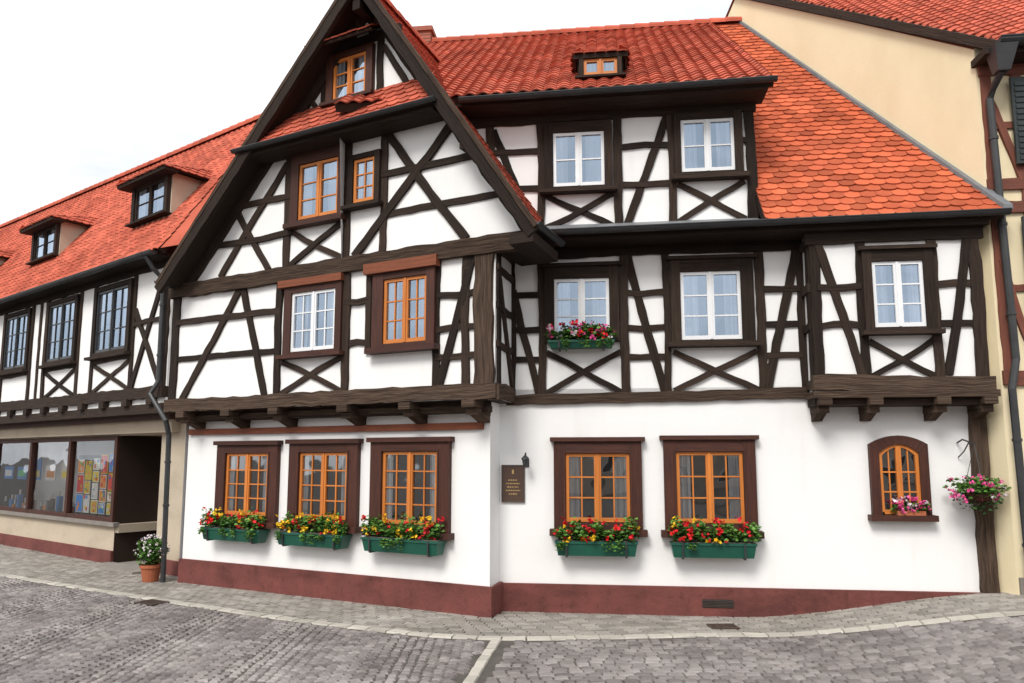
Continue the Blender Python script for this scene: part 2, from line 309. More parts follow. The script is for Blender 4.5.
def corbel(fr,s,z,L,w=.2,mat='timber_old'):
    r=R()
    box(tb,fr,s-w/2,s+w/2,z-.10,z,0,L,mat,r);box(tb,fr,s-w/2+.012,s+w/2-.012,z-.2,z-.1,0,L*.78,mat,r)
    tb.hexa([fr.p(s-w/2+.02,z-.30,.06),fr.p(s+w/2-.02,z-.30,.06),fr.p(s+w/2-.02,z-.30,0),fr.p(s-w/2+.02,z-.30,0),fr.p(s-w/2+.02,z-.2,L*.6),fr.p(s+w/2-.02,z-.2,L*.6),fr.p(s+w/2-.02,z-.2,0),fr.p(s-w/2+.02,z-.2,0)],mat,r)
for s in (-5.9,-4.8,-3.72,-2.3,-1.15,-.08): corbel(FA,s,3.09,.50)
beam(tb,FC,(-.05,3.21),(.94,3.21),.22,'timber_old',-.1,.05)
for z in (3.85,4.4,4.95): beam(tb,FC,(.0,z),(.94,z),.09)
beam(tb,FC,(.05,4.9),(.85,3.3),.1);beam(tb,FC,(.0,5.28),(.94,5.28),.16);beam(tb,FC,(.1,3.1),(.1,5.3),.16)
beam(tb,FB,(-6.36,5.26),(.92,5.26),.25,'timber_old',-.05,.09)
beam(tb,FB,(-6.22,3.3),(-6.22,5.16),.18)
beam(tb,FB,(.15,3.3),(.15,5.16),.30,'timber_old',-.05,.06)
beam(tb,FB,(-.16,3.3),(-.16,5.16),.12)
beam(tb,FB,(-4.66,5.14),(-5.97,3.3),.12);beam(tb,FB,(-4.56,5.14),(-3.98,3.3),.12)
for z in (4.68,4.02):
    beam(tb,FB,(-6.2,z),(-3.7,z),.10);beam(tb,FB,(-2.35,z),(-1.85,z),.10)
for z in (4.62,4.12,3.72): beam(tb,FB,(-.66,z),(.05,z),.09)
beam(tb,FB,(-.05,5.14),(-.60,3.3),.12)
for s in (-3.72,-2.32,): beam(tb,FB,(s,3.3),(s,5.14),.13)
beam(tb,FB,(-1.88,3.85),(-1.88,5.14),.10);beam(tb,FB,(-.66,3.3),(-.66,5.14),.12)
X(tb,FB,-3.66,-2.38,3.3,3.84,.085)
window(wn,FB,-3.42,-2.50,3.97,4.93,'white_paint',2,3,2,.15,'brown_wood',0,.06,so=(.15,.12,.10,.05))
box(tb,FB,-3.68,-2.36,5.03,5.145,.0,.13,'red_brown')
window(wn,FB,-1.58,-.80,3.97,4.95,'orange_wood',2,3,2,.15,'brown_wood',0,.08,cur=.25,so=(.2,.14,.10,.06))
box(tb,FB,-1.92,-.60,5.05,5.21,.0,.14,'red_brown')
beam(tb,FB,(-6.0,5.30),(-2.0,9.52),.22,'timber',-.02,.05);beam(tb,FB,(-1.95,9.5),(.88,5.36),.22,'timber',-.02,.05)
beam(tb,FB,(-4.25,7.38),(-.45,7.38),.18,'timber',-.05,.06)
window(wn,FB,-3.36,-2.52,6.14,7.08,'orange_wood',1,3,2,.13,'brown_wood',0,.07,so=(.16,.1,.2,.06))
window(wn,FB,-2.22,-1.80,6.24,6.95,'orange_wood',2,3,1,.1,'timber',0,.05,so=(.1,.1,.08,.05))
for z in (6.62,5.98):
    zl_=-6.05+(z-5.4)/1.061;zr_=-1.95+(9.75-z)/1.476
    beam(tb,FB,(zl_+.1,z),(-3.5,z),.10);beam(tb,FB,(-1.7,z),(zr_-.1,z),.10)
beam(tb,FB,(-3.62,5.38),(-3.62,7.3),.14);beam(tb,FB,(-2.37,5.38),(-2.37,7.3),.13);beam(tb,FB,(-1.66,5.38),(-1.66,7.3),.12)
beam(tb,FB,(-3.66,7.18),(-5.15,5.4),.12);beam(tb,FB,(-4.86,6.62),(-4.0,5.4),.11)
beam(tb,FB,(-1.62,7.3),(-.17,5.4),.13);beam(tb,FB,(-.36,7.26),(-2.2,5.4),.13)
X(tb,FB,-3.56,-2.42,5.4,6.0,.09)
tiles(rf,FB.p(-4.45,7.36,.48),FB.p(-.46,7.36,.48),FB.p(-4.0,7.98,.04),FB.p(-.8,7.98,.04),.19,.15,'tile_small','biber',.06)
box(tb,FB,-4.4,-.5,7.26,7.34,.02,.42,'timber')
gutter(mt,FB.p(-4.42,7.36,.52),FB.p(-.40,7.36,.52),.045)
window(wn,FB,-2.70,-2.02,8.02,8.74,'orange_wood',1,3,2,.11,'brown_wood',0,.05,so=(.13,.13,.1,.02))
beam(tb,FB,(-2.93,7.95),(-2.93,8.9),.12);beam(tb,FB,(-1.78,7.95),(-1.78,8.9),.12);beam(tb,FB,(-3.1,8.98),(-1.4,8.98),.15)
beam(tb,FB,(-2.99,8.75),(-3.6,8.0),.1);beam(tb,FB,(-3.5,8.6),(-3.05,8.0),.09);beam(tb,FB,(-1.72,8.75),(-1.25,8.0),.1);beam(tb,FB,(-1.95,9.0),(-1.95,9.6),.12)
tiles(rf,FB.p(-3.02,8.86,.40),FB.p(-1.68,8.86,.40),FB.p(-2.9,9.12,.02),FB.p(-1.8,9.12,.02),.18,.13,'tile_small','biber',.04)
dirR=Vector((.35,.937,0)).normalized()
def V(s,z,t): return FV.p(s,z)+dirR*t
ap=(-1.95,9.78)
tiles(rf,V(-6.1,5.37,7.5),V(-6.1,5.37,0),V(*ap,7.5),V(*ap,0),.19,.16,'tile_small','biber',.10)
tiles(rf,V(1.06,5.34,0),V(1.06,5.34,1.15),V(*ap,0),V(*ap,1.15),.19,.16,'tile_small','biber',.10)
tiles(rf,V(.68,5.9,1.15),V(.68,5.9,5.6),V(*ap,1.15),V(*ap,5.6),.19,.16,'tile_small','biber',.10)
ridge(rf,V(*ap,-.02)+Vector((0,0,.02)),V(*ap,5.6)+Vector((0,0,.02)),.11,'tile_small')
beam(tb,FV,(-6.18,5.20),(-1.97,9.64),.18,'timber',-.04,.02);beam(tb,FV,(-1.93,9.66),(1.10,5.19),.18,'timber',-.04,.02)
beam(tb,FV,(-6.2,5.30),(-1.97,9.78),.06,'timber_old',-.02,.045);beam(tb,FV,(-1.93,9.8),(1.16,5.27),.06,'timber_old',-.02,.045)
for s,z in ((.02,6.65),(-1.96,9.3)): box(tb,FB,s-.07,s+.07,z-.08,z+.08,.0,.42,'timber')
tb.hexa([V(.75,5.08,0),V(1.10,5.08,0),V(1.10,5.08,1.1),V(.75,5.08,1.1),V(.75,5.22,0),V(1.10,5.22,0),V(1.10,5.22,1.1),V(.75,5.22,1.1)],'timber',.4)
gutter(mt,V(1.14,5.32,-.02),V(1.14,5.36,1.15),.055)
gutter(mt,V(-6.2,5.36,-.02),V(-6.2,5.36,2),.06)
beam(tb,FD,(.1,3.13),(4.45,3.2),.15,'timber_old',-.02,.05)
beam(tb,FD,(.0,5.33),(4.5,5.38),.18,'timber',-.02,.05)
for s,w in ((.16,.14),(.63,.12),(1.86,.13),(2.46,.10),(3.80,.13),(4.40,.14)): beam(tb,FD,(s,3.2),(s,5.3),w)
beam(tb,FD,(1.92,5.28),(2.42,3.24),.12);beam(tb,FD,(4.34,5.28),(3.86,3.24),.12);beam(tb,FD,(.2,4.8),(.58,3.24),.11)
for z in (4.72,4.2,3.75):
    beam(tb,FD,(.2,z),(.6,z),.09)
    beam(tb,FD,(1.9,z),(2.44,z),.09);beam(tb,FD,(3.86,z),(4.36,z),.09)
X(tb,FD,.7,1.8,3.24,3.84,.085);X(tb,FD,2.55,3.72,3.26,3.82,.085)
window(wn,FD,.82,1.64,4.07,4.95,'white_paint',1,3,2,.14,'timber',.05,.0,so=(.14,.14,.18,.08))
window(wn,FD,2.67,3.53,3.99,5.0,'white_paint',1,3,2,.14,'timber',.05,.07,so=(.14,.18,.18,.04))
beam(tb,FD3,(4.38,3.32),(6.70,3.27),.22,'timber_old',-.1,.08)
box(tb,FD3,4.36,6.72,3.10,3.19,-.3,.13,'timber_old');box(tb,FD,4.4,6.68,3.0,3.1,0,.38,'timber')
for s in (4.5,5.15,6.0,6.58): corbel(FD,s,3.10,.52,.17)
beam(tb,FD3,(4.36,5.34),(6.70,5.36),.18,'timber',-.02,.05)
for s,w in ((4.48,.14),(5.10,.12),(6.03,.12),(6.56,.16)): beam(tb,FD3,(s,3.35),(s,5.3),w)
beam(tb,FD3,(4.53,5.28),(5.04,3.40),.11);beam(tb,FD3,(6.50,5.28),(6.14,3.40),.11)
for z in (4.65,4.1): beam(tb,FD3,(4.5,z),(5.08,z),.09);beam(tb,FD3,(6.06,z),(6.55,z),.09)
X(tb,FD3,5.15,5.98,3.38,3.88,.08)
window(wn,FD3,5.22,5.89,4.06,4.98,'white_paint',1,3,2,.12,'timber',.05,.06,so=(.12,.13,.16,.05))
FBy=Fr(FD.p(4.42,0,0)[:2],(FD.n)[:2],(-D7[0],-D7[1]))
for z in (3.3,4.1,4.65,5.3): beam(tb,FBy,(0,z),(.36,z),.12)
beam(tb,FBy,(.3,3.3),(.3,5.3),.14)
beam(tb,FD,(6.60,.2),(6.60,3.05),.20,'timber_old',-.05,.10)
beam(tb,FD,(-.9,5.66),(3.82,5.70),.14,'timber',-.02,.05);beam(tb,FD,(-.9,7.48),(3.85,7.52),.16,'timber',-.02,.05)
for s,w in ((-.16,.13),(.62,.12),(1.80,.13),(2.60,.12),(3.74,.14)): beam(tb,FD,(s,5.7),(s,7.45),w)
beam(tb,FD,(2.56,7.46),(1.90,5.70),.12);beam(tb,FD,(-.12,7.35),(.52,5.70),.12);beam(tb,FD,(-.1,5.70),(-.7,7.3),.12)
for z in (6.98,6.38):
    beam(tb,FD,(-.9,z),(.58,z),.09);beam(tb,FD,(1.84,z),(2.58,z),.09)
beam(tb,FD,(3.55,6.98),(3.72,6.98),.08)
X(tb,FD,.7,1.72,5.75,6.26,.085);X(tb,FD,2.68,3.65,5.78,6.36,.085)
window(wn,FD,.82,1.60,6.38,7.24,'white_paint',1,2,2,.12,'timber',0,.06,so=(.14,.12,.16,.05))
window(wn,FD,2.74,3.52,6.52,7.34,'white_paint',1,2,2,.12,'timber',0,.07,so=(.10,.12,.10,.06))
box(tb,FD,.2,6.74,5.43,5.49,-.02,.50,'timber');box(tb,FD,.3,6.74,5.49,5.56,.30,.52,'timber')
gutter(mt,FD.p(.45,5.52,.60),FD.p(6.95,5.58,.60),.065)
box(tb,FD,-.95,3.95,7.56,7.62,-.02,.46,'timber');gutter(mt,FD.p(-.55,7.62,.56),FD.p(4.05,7.66,.56),.055)
tiles(rf,FD.p(3.80,5.58,.56),FD.p(6.93,5.58,.56),FD.p(3.8,11.6,-4.59),FD.p(4.60,11.6,-4.59),.215,.165,'tile_big','biber',.12)
rf.poly([FD.p(.2,5.57,.54),FD.p(3.8,5.57,.54),FD.p(3.8,5.8,.0),FD.p(.2,5.8,.0)],'lead')
tiles(rf,FD.p(-2.5,7.68,.52),FD.p(4.02,7.68,.52),FD.p(-2.5,11.62,-4.55),FD.p(4.02,11.62,-4.55),.20,.17,'tile_small','pan',.12)
ridge(rf,FD.p(-2.5,11.66,-4.6),FD.p(4.62,11.66,-4.6),.12,'tile_small')
a=FD.p(6.90,5.6,.58);b=FD.p(4.54,11.66,-4.59);nr=Vector((0,0,.07));sd=Vector((.11,-.01,0))
rf.hexa([a,a+sd,b+sd,b,a+nr,a+sd+nr,b+sd+nr,b+nr],'lead')
ch=MB()
box(ch,FD,-2.75,-2.22,10.3,11.95,-4.9,-4.45,'brick_chim',.5);box(ch,FD,-2.80,-2.17,11.88,11.98,-4.95,-4.40,'brick_chim',.3);box(ch,FD,-2.68,-2.3,11.98,12.06,-4.83,-4.52,'metal_dark')
for i in range(12): box(ch,FD,-2.755,-2.215,10.9+i*.08,10.91+i*.08,-4.905,-4.445,'joint')
def lucarne(fr,mbs,s,n,w,h,zf,tilemat,cheek,wfm,depth,rows=2,rise=.34,e=.16,inset=.22,fz=.28,mg=.16):
    wl_,tb_,wn_,rf_=mbs
    z0=zf
    box(wl_,fr,s-w/2,s+w/2,z0-.1,z0+h,n-depth,n,cheek,.5)
    window(wn_,fr.sh(n),s-w/2+mg,s+w/2-mg,z0+.3*mg+.04,z0+h-.4*mg-.02,wfm,1,rows,2,.1,'timber',0,.03,so=(mg*.75,mg*.75,mg*.4,.04))
    zt=z0+h
    tiles(rf_,fr.p(s-w/2-e,zt,n+fz),fr.p(s+w/2+e,zt,n+fz),fr.p(s-w/2+inset,zt+rise,n-depth*.55),fr.p(s+w/2-inset,zt+rise,n-depth*.55),.17,.14,tilemat,'biber',.05)
    for sg in (-1,1):
        A=fr.p(s+sg*(w/2+e),zt,n+fz);B=fr.p(s+sg*(w/2+e),zt,n-depth);C=fr.p(s+sg*(w/2-inset),zt+rise,n-depth);D_=fr.p(s+sg*(w/2-inset),zt+rise,n-depth*.55)
        if sg>0: tiles(rf_,A,B,D_,C,.17,.14,tilemat,'biber',.05)
        else: tiles(rf_,B,A,C,D_,.17,.14,tilemat,'biber',.05)
    rf_.poly([fr.p(s-w/2+inset,zt+rise,n-depth*.55),fr.p(s+w/2-inset,zt+rise,n-depth*.55),fr.p(s+w/2-inset,zt+rise+.02,n-depth),fr.p(s-w/2+inset,zt+rise+.02,n-depth)],tilemat)
    box(tb_,fr,s-w/2-e,s+w/2+e,zt-.06,zt-.005,n-.0,n+fz-.01,'timber')
lucarne(FD,(wl,tb,wn,rf),1.56,.0,.70,.40,8.07,'tile_small','timber','orange_wood',.80,1,.15,.07,.1,.10,.09)
wl.finish('plaster_walls',H);tb.finish('timber_frame',H);wn.finish('windows',H);rf.finish('roof',H);pt.finish('stone_plinth',H);ch.finish('chimney',H);mt.finish('gutters',H)
# ------------------------------------------------------------------ shop building (left)
S=empty('half_timbered_shop_building')
wl=MB();tb=MB();wn=MB();rf=MB();mt=MB()
for a,b,z0,z1 in ((-20,-8.5,-.3,3.2),(-8.5,-1.75,-.3,.92),(-8.5,-1.75,2.75,3.2),(-1.75,-.05,2.75,3.2),(-.05,1.1,-.3,3.2)): wall(wl,FE,a,b,z0,z1,'shop_wall')
box(wl,FE,-20,-1.75,-.3,.38,-.02,.05,'plinth',.5);box(wl,FE,-.05,.9,-.3,.38,-.02,.05,'plinth',.5)
box(wl,FE,-8.6,-1.6,.88,.96,-.02,.10,'stone_step')
box(wl,FE,-8.6,-1.6,.75,.92,-1.3,-.01,'shop_wall');wall(wl,FE,-8.6,-1.6,.9,2.9,'p_white',-1.0);wall(wl,FE,-1.75,-.05,-.1,2.8,'dark_room',-1.2)
for s in (-8.55,-1.75,-.05): wl.poly([FE.p(s,-.1,0),FE.p(s,-.1,-1.3),FE.p(s,2.8,-1.3),FE.p(s,2.8,0)],'timber')
wl.poly([FE.p(-8.6,2.76,0),FE.p(0,2.76,0),FE.p(0,2.76,-1.3),FE.p(-8.6,2.76,-1.3)],'shop_wall')
wl.poly([FE.p(-1.75,.13,0),FE.p(-.05,.13,0),FE.p(-.05,.13,-1.2),FE.p(-1.75,.13,-1.2)],'stone_step')
box(wl,FE,-1.8,0,-.1,.16,.0,.45,'stone_step')
box(wn,FE,-1.45,-.35,.14,2.3,-1.15,-1.08,'brown_wood');wn.poly([FE.p(-1.3,.9,-1.07),FE.p(-.5,.9,-1.07),FE.p(-.5,2.15,-1.07),FE.p(-1.3,2.15,-1.07)],'glass_low')
box(wn,FE,-1.3,-.5,.3,.75,-1.08,-1.05,'timber')
for s in (-8.5,-6.2,-4.05,-1.85): box(wn,FE,s-.06,s+.06,.96,2.74,-.08,.04,'brown_wood')
box(wn,FE,-8.5,-1.8,.962,1.05,-.07,.035,'brown_wood');box(wn,FE,-8.5,-1.8,2.66,2.75,-.07,.035,'brown_wood')
for a,b,gl in ((-8.44,-6.26,'glass_low'),(-6.14,-4.11,'glass_low'),(-3.99,-1.91,'glass_shop')): wn.poly([FE.p(a,1.05,-.03),FE.p(b,1.05,-.03),FE.p(b,2.66,-.03),FE.p(a,2.66,-.03)],gl)
cols=['p_red','p_yel','p_blue','p_green','p_white','p_orange']
box(wn,FE,-3.9,-2.0,1.05,2.35,-.15,-.12,'dark_room')
for i in range(5):
    x0=-3.88+i*.37
    zz=1.08
    while zz<2.2:
        h_=U(.22,.42);w_=U(.27,.34);cc=random.choice(cols);box(wn,FE,x0,x0+w_,zz,min(zz+h_,2.4),-.12,-.105,random.choice(['p_white','p_yel','p_orange','p_white']))
        box(wn,FE,x0+.02,x0+w_-.02,zz+.02,min(zz+h_,2.4)-.02,-.105,-.10,cc)
        for _ in range(5):
            x=x0+.03+R()*(w_-.12);y=zz+.03+R()*(h_-.1);box(wn,FE,x,x+U(.03,.08),y,min(y+U(.03,.1),2.4),-.10,-.096+R()*.003,random.choice(cols))
        zz+=h_+.02
for i in range(26):
    a=-8.35+i*.17;h=U(.15,.75);n=U(-.6,-.12);box(wn,FE,a,a+U(.08,.16),.92,.92+h*.6,n-.1,n,random.choice(['p_white','p_white','stone_step','p_red','dark_room','p_blue','shop_wall','p_orange']));
    tube(wn,[FE.p(a+.05,.92+h*.6,n-.05),FE.p(a+.05,.92+h*.6+.12,n-.05)],.022,'p_white',7)
for i in range(5):
    a=-8.2+i*.85;box(wn,FE,a,a+.55,1.75,1.75+U(.3,.55),-.14,-.12,random.choice(['p_white','p_white','p_yel','p_blue']));box(wn,FE,a+.06,a+.49,1.82,1.98,-.12,-.115,random.choice(cols))
box(tb,FE,-20,.6,2.78,3.02,-.01,.16,'shop_wall');box(tb,FE,-20,.75,3.02,3.14,-.01,.30,'brown_wood')
wl.poly([FE.p(-20,3.14,0),FE.p(.95,3.14,0),FE.p(.95,3.14,.5),FE.p(-20,3.14,.5)],'timber')
box(wl,FE5,-20,.95,3.2,6.0,-5,0,'plaster',.5)
beam(tb,FE5,(-20,3.52),(.95,3.52),.22,'timber',-.1,.08);box(tb,FE5,-20,.95,3.12,3.3,-.2,.05,'timber')
for i in range(22): box(tb,FE5,-19.5+i*.95,-19.3+i*.95,3.28,3.42,-.1,.12,'timber')
beam(tb,FE5,(-20,5.98),(.95,5.98),.16)
for c in (-15.4,-11.2,-8.75,-6.2,-3.66,-1.27):
    window(wn,FE5,c-.68,c+.68,4.45,5.75,'metal_dark',2,3,2,.1,'timber',.0,.06,so=(.13,.13,.1,.08),cur=.22)
    beam(tb,FE5,(c-.85,3.6),(c-.85,5.9),.12);beam(tb,FE5,(c+.85,3.6),(c+.85,5.9),.12)
    beam(tb,FE5,(c-.8,4.28),(c+.8,4.28),.09)
beam(tb,FE5,(.83,3.6),(.83,5.9),.2);beam(tb,FE5,(.7,5.8),(-.35,3.65),.12);beam(tb,FE5,(-.35,5.2),(.75,3.65),.11)
beam(tb,FE5,(-.4,4.9),(.8,4.9),.09);beam(tb,FE5,(-4.9,3.65),(-4.9,5.9),.1)
X(tb,FE5,-2.0,-.5,3.64,4.2,.08);X(tb,FE5,-4.4,-2.9,3.64,4.2,.08)
box(tb,FE5,-20,1.0,6.04,6.09,0,.36,'timber');gutter(mt,FE5.p(-20,6.08,.42),FE5.p(1.02,6.08,.42),.07)
E_0,E_1=FE.p(-20,6.12,.86),FE.p(1.15,6.12,.86);Rg0,Rg1=FE.p(-20,10.6,-2.1),FE.p(.15,10.1,-2.1)
tiles(rf,E_0,E_1,Rg0,Rg1,.22,.18,'tile_small','pan',.12)
rf.poly([E_1,FE.p(2.3,6.3,.2),FE.p(1.3,9.6,-2.1),Rg1],'tile_small',None,.4)
bk=FE.p(-20,6.1,-5.2);bk1=FE.p(.2,6.1,-5.2)
rf.poly([Rg0,Rg1,bk1,bk],'tile_small')
ridge(rf,Rg0+Vector((0,0,.03)),Rg1+Vector((0,0,.03)),.13,'tile_small')
for s in (-.7,-5.9,-11.0): lucarne(FE,(wl,tb,wn,rf),s,.15,1.55,.9,7.15,'tile_small','shop_wall','timber',2.0,2,.38,.2,.22,.3)
wl.finish('walls',S);tb.finish('timber_frame',S);wn.finish('windows',S);rf.finish('roof',S);
tube(mt,[FE5.p(.75,6.02,.42),FE5.p(.80,5.8,.30),FE5.p(.86,5.6,.12),FE5.p(.88,3.7,.12),Vector((-6.62,13.5,3.45)),Vector((-6.22,13.32,2.95)),Vector((-6.18,13.38,2.7)),Vector((-6.16,13.42,.1))],.045,'metal_dark')
collars(mt,(-6.18,13.38,2.6),(-6.16,13.42,.3),.045,'metal_dark',3);collars(mt,FE5.p(.86,5.6,.12),FE5.p(.88,3.7,.12),.045,'metal_dark',2)
mt.finish('gutter_and_downpipe',S)
# ------------------------------------------------------------------ neighbour on the right
Q=empty('cream_townhouse')
wl=MB();tb=MB();wn=MB();rf=MB();mt=MB()
wl.poly([FP.p(.22,-.3),FP.p(.22,8.05),FP.p(-5.2,12.3),FP.p(-10.5,8.1),FP.p(-10.5,-.3)],'cream',None,.5)
o=FP.p(.22,0)-FF.p(0,0);so=o.dot(FF.d);FN=Fr((FF.o+FF.d*so+FF.n*o.dot(FF.n))[:2],D7,N7)
wall(wl,FN,0,9,-.3,8.1,'cream')
e0=FP.p(.62,7.93);r0=FP.p(-5.2,12.42);off=Vector((-.06,0,0))
tiles(rf,e0+off,e0+FN.d*9,r0+off,r0+FN.d*9,.20,.17,'tile_small','pan',.12)
b0=FP.p(-10.8,8);rf.poly([r0,r0+FN.d*9,b0+FN.d*9,b0],'tile_small')
ridge(rf,r0,r0+FN.d*9,.12,'tile_small')
a=e0+Vector((-.09,0,-.12));b=r0+Vector((-.09,0,-.12));rf.hexa([a,a+Vector((.06,0,0)),b+Vector((.06,0,0)),b,a+Vector((0,0,.16)),a+Vector((.06,0,.16)),b+Vector((.06,0,.16)),b+Vector((0,0,.16))],'timber')
gutter(mt,e0+Vector((-.1,-.08,.0)),e0+FN.d*9+Vector((0,-.08,0)),.10)
mt.hexa([FN.p(.06,7.5,.45),FN.p(.22,7.5,.45),FN.p(.22,7.5,.30),FN.p(.06,7.5,.30),FN.p(.0,7.84,.54),FN.p(.30,7.84,.54),FN.p(.30,7.84,.26),FN.p(.0,7.84,.26)],'metal_dark')
box(tb,FN,-.05,9,7.78,7.88,-.02,.38,'timber')
for z,w in ((7.7,.16),(6.05,.16),(5.72,.16),(3.35,.2)): beam(tb,FN,(.02,z),(9,z),w,'timber_red')
for s in (.1,.5,2.3,3.0,4.8,5.5,7.3): beam(tb,FN,(s,3.4),(s,7.7),.13,'timber_red')
beam(tb,FN,(.12,5.0),(.48,3.45),.1,'timber_red');beam(tb,FN,(.12,7.3),(.48,6.1),.1,'timber_red')
for z in (4.6,6.9): beam(tb,FN,(.1,z),(.5,z),.09,'timber_red')
for c in (1.4,3.9,6.4):
    for z0,z1 in ((4.2,5.5),(6.35,7.5)):
        window(wn,FN,c-.45,c+.45,z0,z1,'white_paint',1,3,2,.1,'timber_red',0,.05)
        for sg in (-1,1):
            a=c+sg*.60 if sg>0 else c-.60-.42
            box(wn,FN,a,a+.42,z0-.05,z1+.05,.08,.12,'shutter')
            for i in range(14): box(wn,FN,a+.04,a+.38,z0+i*(z1-z0)/14,z0+(i+.6)*(z1-z0)/14,.12,.135,'shutter')
box(wl,FN,.02,9,-.3,.75,-.01,.05,'stone_step',.5)
for c in (1.3,3.9,6.5): window(wn,FN,c-.6,c+.6,1.3,2.8,'brown_wood',1,2,2,.14,'timber_red',.08,.1,low=True)
tube(mt,[FN.p(.14,7.52,.38),FN.p(.12,7.42,.25),FN.p(.10,7.25,.1),FN.p(.16,3.6,.1),FN.p(.06,3.2,.14),FN.p(.10,.5,.14)],.05,'metal_dark')
collars(mt,FN.p(.10,7.3,.1),FN.p(.16,3.6,.1),.05,'metal_dark',3);collars(mt,FN.p(.06,3.2,.14),FN.p(.10,.5,.14),.05,'metal_dark',2)
wl.finish('walls',Q);tb.finish('timber_frame',Q);wn.finish('windows_and_shutters',Q);rf.finish('roof',Q);mt.finish('gutter_and_downpipe',Q)
# ------------------------------------------------------------------ ground
def g(x,y=0):
    t=min(max((x-3)/3.9,0),1);z=.1+.42*(t*t*(3-2*t))
    if x>6.5: z+=.05*min(x-6.5,8)
    return z
gm=MB()
xs=[-400,-150,-60,-30]+[-20+i*1. for i in range(23)]+[3+i*.25 for i in range(32)]+[12,15,20,30,60,150,400]
ys=[-400,-100,-30,-10,0,4,7,9,11,14,20,40,100,400,900]
for i in range(len(xs)-1):
    for j in range(len(ys)-1):
        x0,x1,y0,y1=xs[i],xs[i+1],ys[j],ys[j+1]
        gm.poly([(x0,y0,g(x0)),(x1,y0,g(x1)),(x1,y1,g(x1)),(x0,y1,g(x0))],'joint',None,.5)
gm.finish('ground')
ctl=[(-24,24.5),(-16,18.6),(-9.65,14.3),(-4.62,11.3),(-2.08,9.95),(-.15,9.34),(3.09,9.5),(6.0,9.02),(11,8.1),(16,7.2)]
def cr(p0,p1,p2,p3,t): return tuple(.5*((2*b)+(-a+c)*t+(2*a-5*b+4*c-d)*t*t+(-a+3*b-3*c+d)*t**3) for a,b,c,d in zip(p0,p1,p2,p3))
cv=[]
for i in range(1,len(ctl)-2):
    for k in range(20): cv.append(Vector(cr(ctl[i-1],ctl[i],ctl[i+1],ctl[i+2],k/20)))
def curve_y(x):
    for a,b in zip(cv,cv[1:]):
        if a.x<=x<=b.x: return a.y+(b.y-a.y)*(x-a.x)/(b.x-a.x)
    return 20 if x<0 else 7
def stone(mb,cx,cy,w,l,ang,h,mat,ch=.012):
    ca,sa=math.cos(ang),math.sin(ang)
    def P(a,b,z): 
        x=cx+a*ca-b*sa;y=cy+a*sa+b*ca;return (x,y,g(x)+.004+z)
    tw,tl=w/2-ch,l/2-ch;j=lambda:U(-.005,.005);r=R()
    tx,ty=U(-.04,.04),U(-.04,.04)
    T=[P(a*tw+j(),b*tl+j(),h+a*tw*tx+b*tl*ty) for a,b in ((-1,-1),(1,-1),(1,1),(-1,1))]
    B=[P(a*w/2+j(),b*l/2+j(),-.004) for a,b in ((-1,-1),(1,-1),(1,1),(-1,1))]
    mb.poly(T,mat,None,r)
    for k in range(4): mb.poly([B[k],B[(k+1)%4],T[(k+1)%4],T[k]],mat,None,r)
def offs(d):
    out=[]
    for i,p in enumerate(cv):
        a=cv[max(i-1,0)];b=cv[min(i+1,len(cv)-1)];t=(b-a).normalized();out.append(p+Vector((-t.y,t.x))*d)
    return out
def along(pl,step,start=0):
    acc=start;res=[]
    for a,b in zip(pl,pl[1:]):
        L=(b-a).length;
        while acc<L:
            res.append((a+(b-a)*(acc/L),math.atan2((b-a).y,(b-a).x)));acc+=step
        acc-=L
    return res
pv=MB();rows=26
for j in range(rows):
    d=.16+j*.108
    for p,a in along(offs(d),.205,(j%2)*.1):
        if -18<p.x<9.5: stone(pv,p.x,p.y,.198,.101,a,.012,'paver',.006)
for p,a in along(offs(.03),.30): 
    if -18<p.x<10: stone(pv,p.x,p.y,.292,.15,a,.016,'strip',.008)
pv.finish('pavement')
rd=MB()
tp=[Vector((-.2,9.22)),Vector((-.75,5.2))]
for p,a in along(tp,.26): stone(rd,p.x,p.y,.25,.12,a,.016,'strip',.008)
def strip_x(y): return -.2+(-.55)*(9.22-y)/4.02
W=1.5
for c in range(-13,2):
    for k in range(-4,180):
        n=13
        for i in range(n):
            q=(i+.5)/n*2-1
            x=c*W+q*W/2+.3+U(-.008,.008);y=4.6+k*.110+.36*(1-q*q)+U(-.007,.007)
            sl=math.atan2(-.36*2*q,W/2)
            if y>curve_y(x)-.10 or y<4.8 or x>strip_x(y)-.12 or x<-16: continue
            stone(rd,x,y,W/n*.93/max(math.cos(sl),.7)*.88*U(.94,1.04),.094*U(.90,1.06),sl+U(-.1,.1),.014+U(-.004,.004),'cobble',.014)
for k in range(0,60):
    y0=4.8+k*.116;x=strip_x(y0)+.14+U(0,.1)
    while x<10:
        w=U(.12,.18);xx=x+w/2;y=y0+.05*math.sin(xx*.9)
        if y<curve_y(xx)-.11 and xx>strip_x(y)+.13: stone(rd,xx,y,w-.012,.103,U(-.05,.05)+.045*math.cos(xx*.9),.014+U(-.004,.004),'cobble',.013)
        x+=w
rd.finish('cobblestone_road')
